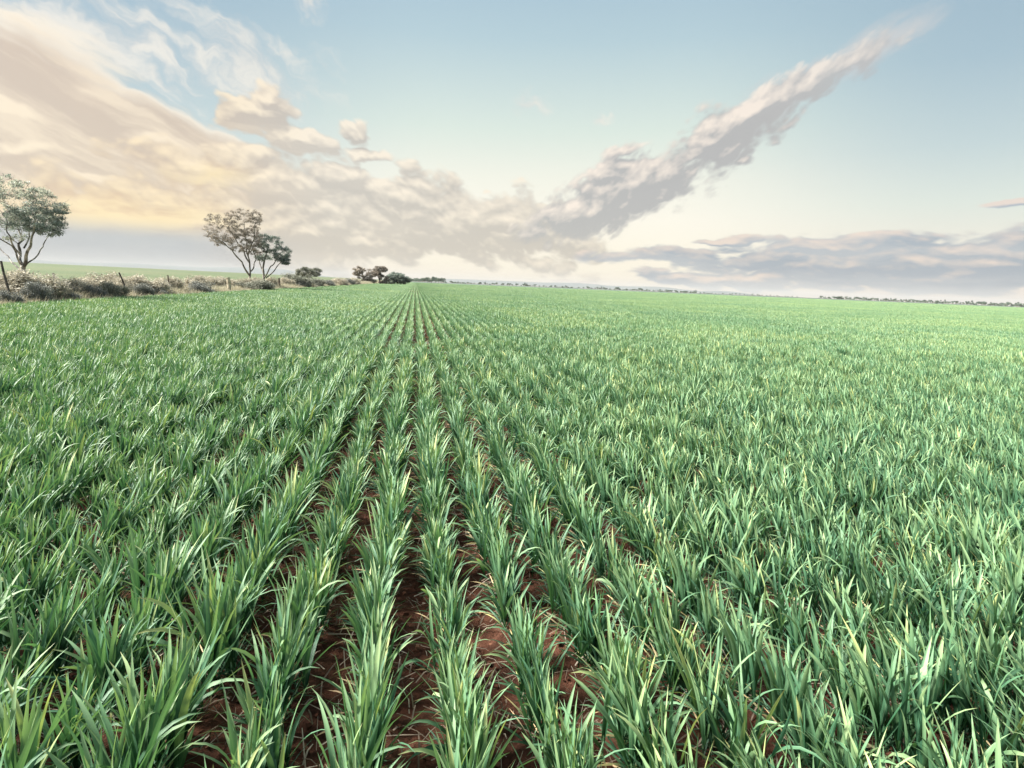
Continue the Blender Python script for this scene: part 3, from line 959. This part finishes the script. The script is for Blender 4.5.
make_tree('dense_low_tree', 'dense dark rounded low tree at the end of the far cluster', GT, b,
          [[(b, .25), (A(397, 280), .18), (A(396, 276), .10)], [(A(397, 281), .14), (A(404, 279, 1), .08)], [(A(397, 281), .14), (A(390, 278, 1), .08)]],
          [(A(396, 277), (2.5, 2.4, 1.2), 36, 170, .3, .65, .35), (A(404, 280), (2.0, 2, .9), 22, 170, .3, .65, .35), (A(390, 280), (1.8, 2, 1.1), 20, 150, .3, .65, .4)],
          M_TREE, M_BARK2, 55)


def shrub_mesh(r, w, h, dense, ll, clumps, tint):
    tw, fo = MB(), MB()
    for k in range(clumps):
        a = r.uniform(0, 2 * math.pi); q = math.sqrt(r.random()) * 0.85
        z = h * (0.25 + 0.6 * r.random()) * (1 - 0.45 * q * q)
        p = (math.cos(a) * q * w / 2, math.sin(a) * q * w / 2, z)
        limb(tw, r, (p[0] * .15, p[1] * .15, -0.05), p, 0.012, 0.004, 0.0, 0.08, 3, 4)
        s = r.uniform(0.7, 1.3)
        leaf_cloud(fo, r, p, (w * .17 * s, w * .17 * s, h * .22 * s), int(dense * s), ll, ll * 0.35, tint + r.normal(0, 0.14))
    return tw, fo


SHRUBS = {}
for kind, mat in (('dark', M_SHRUB_DARK), ('pale', M_SHRUB_PALE), ('grey', M_SHRUB_GREY)):
    SHRUBS[kind] = []
    for k in range(3):
        r = np.random.default_rng(700 + k + len(kind) * 13)
        tw, fo = shrub_mesh(r, 1.0, 1.0, 230, 0.055, 46, 0.5)
        SHRUBS[kind].append((tw.mesh('stems', M_BARK2), fo.mesh('foliage', mat, False)))


def shrub(name, kind, px, X, w, h, label, group='shrubs along the left field edge', v=0):
    p = at_x(px, X)
    o = empty(name, p)
    o.scale = (w, w, h); o.rotation_euler = (0, 0, random.uniform(0, 6.28))
    a, b_ = SHRUBS[kind][v % 3]
    link(bpy.data.objects.new('stems', a), o); link(bpy.data.objects.new('foliage', b_), o)
    tag(o, label, 'shrub', group)
    return o


shrub('saltbush', 'dark', 3, -10.9, .65, .55, 'dark purplish saltbush at the left end of the verge', v=0)
shrub('saltbush', 'dark', 36, -10.9, .85, .8, 'dark rounded saltbush in front of the leftmost tree', v=1)
shrub('saltbush', 'dark', 68, -10.9, .7, .40, 'low dark flat saltbush beside the second leaning post', v=2)
shrub('saltbush', 'dark', 92, -11.2, .8, .65, 'wide dark green bush between the two leaning posts', v=0)
shrub('twiggy_bush', 'grey', 112, -10.9, 1.0, .8, 'grey-brown twiggy bush just left of the tall leaning post', v=1)
shrub('saltbush', 'dark', 143, -10.9, .85, .7, 'dark grey saltbush just right of the tall leaning post', v=2)
shrub('saltbush', 'dark', 159, -10.9, .8, .5, 'low dark grey saltbush beside the thin rusty post', v=1)
shrub('saltbush', 'dark', 201, -10.9, 1.4, .8, 'long dark green saltbush left of the pale thick post', v=0)
shrub('grey_bush', 'grey', 298, -11.6, 4.0, 1.6, 'large pale grey-green rounded bush in front of the small round tree', v=0)
shrub('grey_bush', 'dark', 302, -10.9, 1.5, .8, 'small dark bush at the foot of the large grey bush', v=2)
shrub('grey_bush', 'grey', 254, -10.9, 2.6, .9, 'low green-grey bush under the close pair of trees', v=1)
shrub('grey_bush', 'grey', 315, -11.2, 2.4, 1.1, 'grey bush between the large grey bush and brown scrub', v=2)
shrub('brown_bush', 'dark', 326, -11.0, 2.6, 1.0, 'low dark brown bush, first right of the grey bushes', v=1)
shrub('brown_bush', 'pale', 338, -11.0, 3.0, 1.3, 'pale brown bush between two darker low bushes', v=2)
shrub('brown_bush', 'dark', 347, -11.2, 3.0, 1.3, 'dark brown bush just left of the far tree cluster', v=0)
shrub('brown_bush', 'pale', 353, -11.0, 3.0, 1.5, 'pale bush at the foot of the ragged gum tree', v=0)
r = np.random.default_rng(77)
pxs = list(range(-14, 250, 13)) + [256, 264, 272, 280, 288, 323, 330, 337, 344, 350, 356]
for n_, px in enumerate(pxs):
    X = -11.7 - r.uniform(0, 1.5)
    shrub('pale_shrub', 'pale', px + r.uniform(-4, 4), X, r.uniform(1.1, 2.1), r.uniform(.75, 1.15), 'dry pale buff shrub in the continuous row behind the darker bushes', 'pale buff shrubs behind the darker bushes', n_)

# dry grass of the verge
GR = bpy.data.collections.new('dry_grass_sources')
for k in range(4):
    r = np.random.default_rng(800 + k); mb = MB()
    for i in range(60):
        blade(mb, (r.normal(0, .12), r.normal(0, .12), 0), r.uniform(0, 6.28), r.uniform(.25, .65), r.uniform(.008, .016), r.uniform(.05, .55), r.uniform(.2, 1.2), 3, 1, np.clip(r.normal(.5, .28), 0, 1), 1.0, 0.0)
    GR.objects.link(bpy.data.objects.new('dry_grass_source_%03d' % k, mb.mesh('dry_grass_tuft', M_DRYGRASS)))
gp, grt, gs, gi_ = [], [], [], []
r = np.random.default_rng(6)
for n_ in range(14000):
    y = 8 + 240 * r.random() ** 1.8
    x = EDGE_X - 0.25 - 3.6 * r.random()
    s = r.uniform(.35, .85) * (0.55 + 0.45 * min(1, (EDGE_X - x) / 1.2)) * (1 + y / 160)
    gp.append((x, y, 0)); grt.append((0, 0, r.uniform(0, 6.28))); gs.append((s, s, s)); gi_.append(int(r.integers(0, 4)))
tag(scatter('dry_grass', GR, gp, grt, gs, gi_), 'pale dry grass filling the verge between crop and fence', 'grass', kind='stuff')


# ------------------------------------------------------------------ fence posts
def post(name, px_t, py_t, px_b, Xb, w, mat, label, steel=False):
    b = at_x(px_b, Xb); b.z = -0.15
    t = at(px_t, py_t, b.y)
    mb = MB(); r = np.random.default_rng(int(px_b))
    d = (t - b)
    o = bpy.data.objects.new(name, None)
    if steel:                                            # star-section picket: three thin fins
        ax = d.normalized(); u = ax.cross(Vector((0, 1, 0))).normalized(); v = ax.cross(u)
        for k in range(3):
            c = 2 * math.pi * k / 3 + .4
            e = (u * math.cos(c) + v * math.sin(c)) * w; g = ax.cross(e).normalized() * 0.004
            q = [Vector((0, 0, 0)) - g, e - g, d + e - g, d - g, Vector((0, 0, 0)) + g, e + g, d + e + g, d + g]
            mb.add([tuple(x) for x in q], [(0, 1, 2, 3), (7, 6, 5, 4), (1, 5, 6, 2), (3, 2, 6, 7), (0, 4, 5, 1), (0, 3, 7, 4)])
    else:
        n = 8
        tube(mb, [d * (i / n) + Vector(r.normal(0, .006, 3)) for i in range(n + 1)], [w * (1.08 - .12 * i / n) * r.uniform(.94, 1.06) for i in range(n + 1)], 8)
    ob = mb.build(name, mat, None, False)
    ob.location = b
    tag(ob, label, 'fence post', 'old posts of the left boundary fence')
    return ob


FX = -11.3
post('fence_post', 1, 261, 8, FX, .032, M_POST_DARK, 'dark leaning wooden post beside the leftmost tree')
post('fence_post', 53, 273, 58, FX, .03, M_POST_DARK, 'thin dark post leaning left, between leftmost tree and tall post')
post('fence_post', 119, 272.5, 130, FX, .034, M_POST_DARK, 'tall dark post leaning sharply, clear of the pale scrub')
post('fence_post', 168, 275, 169, FX, .032, M_STEEL, 'thin upright rusty steel post among dark saltbush', True)
post('fence_post', 228, 277.5, 229, -10.9, .11, M_POST_PALE, 'thick pale yellowish wooden post left of the tree pair')
post('fence_post', 279, 278, 279.5, FX, .09, M_POST_BROWN, 'brown wooden post right of the tree pair')
post('fence_post', 342, 279.5, 342, FX, .12, M_POST_BROWN, 'small brown post among the far brown bushes')

# ------------------------------------------------------------------ far trees on the horizon
FARV = []
for k in range(6):
    r = np.random.default_rng(900 + k)
    tr, cr = MB(), MB()
    w = r.uniform(4, 8); h = r.uniform(4, 7.5)
    tube(tr, [(0, 0, -.3), (r.normal(0, .2), 0, h * .3), (r.normal(0, .4), r.normal(0, .4), h * .7)], [.3, .22, .1], 6)
    for j in range(int(r.integers(5, 9))):
        p = (r.normal(0, w * .26), r.normal(0, w * .26), h * r.uniform(.35, .85))
        limb(tr, r, (0, 0, h * .25), p, .1, .04, 0, .05, 3, 4)
        leaf_cloud(cr, r, p, (w * .24, w * .24, h * .17), 170, .6, .4, r.uniform(.2, .8))
    FARV.append((tr.mesh('trunk', M_BARK2), cr.mesh('crown', M_FAR, False)))
r = np.random.default_rng(91)


def far_tree(px, dist, s, label, group):
    d = ray(px, 285 + (px - 512) * 0.0415)
    k = dist / math.hypot(d.x, d.y)
    x, y = d.x * k, d.y * k
    o = empty('distant_tree', (x, y, 0.0))
    o.scale = (s * r.uniform(.8, 1.5), s * r.uniform(.8, 1.5), s); o.rotation_euler = (0, 0, r.uniform(0, 6.28))
    a, b_ = FARV[int(r.integers(0, 6))]
    link(bpy.data.objects.new('trunk', a), o); link(bpy.data.objects.new('crown', b_), o)
    tag(o, label, 'tree', group)


px = 411
while px < 444:
    far_tree(px, r.uniform(520, 620), r.uniform(.55, .95), 'distant dark tree in the close-set line right of the far cluster', 'close-set distant trees right of the cluster')
    px += r.uniform(1.6, 3.0)
while px < 560:
    far_tree(px, r.uniform(800, 950), r.uniform(.35, .8), 'tiny distant tree on the central horizon, under the bright cream sky', 'distant trees on the central horizon')
    px += r.choice([1.0, 1.8, 2.6, 4.5])
while px < 700:
    far_tree(px, r.uniform(850, 1000), r.uniform(.35, .8), 'tiny distant tree on the horizon below the long plume of cloud', 'distant trees below the cloud plume')
    px += r.choice([1.0, 1.8, 2.6, 4.5])
while px < 800:
    far_tree(px, r.uniform(1000, 1150), r.uniform(.32, .6), 'very low distant tree in the thin part of the horizon line', 'low distant trees in the thin horizon line')
    px += r.uniform(2, 5)
px = 819
while px < 1032:
    far_tree(px, r.uniform(800, 950), r.uniform(.38, .85), 'distant tree on the right-hand horizon, under the low grey cloud bank', 'distant trees under the low cloud bank')
    px += r.choice([1.2, 2.0, 3.0, 4.0])


# ------------------------------------------------------------------ far hills
def hills(name, px0, px1, dist, hmax, seed):
    mt, T, out = new_mat('far_scrub_hills')
    bs = T.node('ShaderNodeBsdfPrincipled')
    pos = T.node('ShaderNodeNewGeometry').outputs['Position']
    T.put(bs.inputs['Base Color'], T.ramp(T.noise(pos, .004, 5, .6), [(.3, (.05, .07, .075)), (.7, (.08, .10, .10))])); bs.inputs['Roughness'].default_value = 1
    T.t.links.new(bs.outputs[0], out.inputs[0])
    mb = MB(); n = 120; rows = 8; v = []
    for j in range(rows + 1):
        for i in range(n + 1):
            px = px0 + (px1 - px0) * i / n
            d = ray(px, 285 + (px - 512) * 0.0415); k = (dist + j * 180) / math.hypot(d.x, d.y)
            prof = math.sin(math.pi * j / rows)
            endf = min(1, i / 14, (n - i) / 14)
            hh = hmax * (0.75 + 0.5 * mnoise.noise(Vector((i * .045, seed, 0)))) * prof * endf - 1
            v.append((d.x * k, d.y * k, hh))
    idx = np.arange((n + 1) * (rows + 1)).reshape(rows + 1, n + 1)
    mb.add(v, np.stack([idx[:-1, :-1], idx[:-1, 1:], idx[1:, 1:], idx[1:, :-1]], -1).reshape(-1, 4))
    return tag(mb.build(name, mt), kind='structure')


hills('hills', -160, 345, 5600, 74, 2.0)
hills('hills', 405, 760, 5600, 60, 6.0)


# ------------------------------------------------------------------ the air
def haze():
    mt, T, out = new_mat('pale_air')
    pv = T.node('ShaderNodeVolumePrincipled')
    pv.inputs['Color'].default_value = (0.52, 0.525, 0.525, 1)
    pv.inputs['Density'].default_value = 0.00012
    T.t.links.new(pv.outputs[0], out.inputs['Volume'])
    mb = MB()
    x, y0, y1, z0, z1 = 9500, -3500, 9900, -12, 100
    v = [(-x, y0, z0), (x, y0, z0), (x, y1, z0), (-x, y1, z0), (-x, y0, z1), (x, y0, z1), (x, y1, z1), (-x, y1, z1)]
    mb.add(v, [(3, 2, 1, 0), (4, 5, 6, 7), (0, 1, 5, 4), (1, 2, 6, 5), (2, 3, 7, 6), (3, 0, 4, 7)])
    return tag(mb.build('haze', mt, None, False), 'thin pale evening haze over the whole field', kind='stuff')


haze()
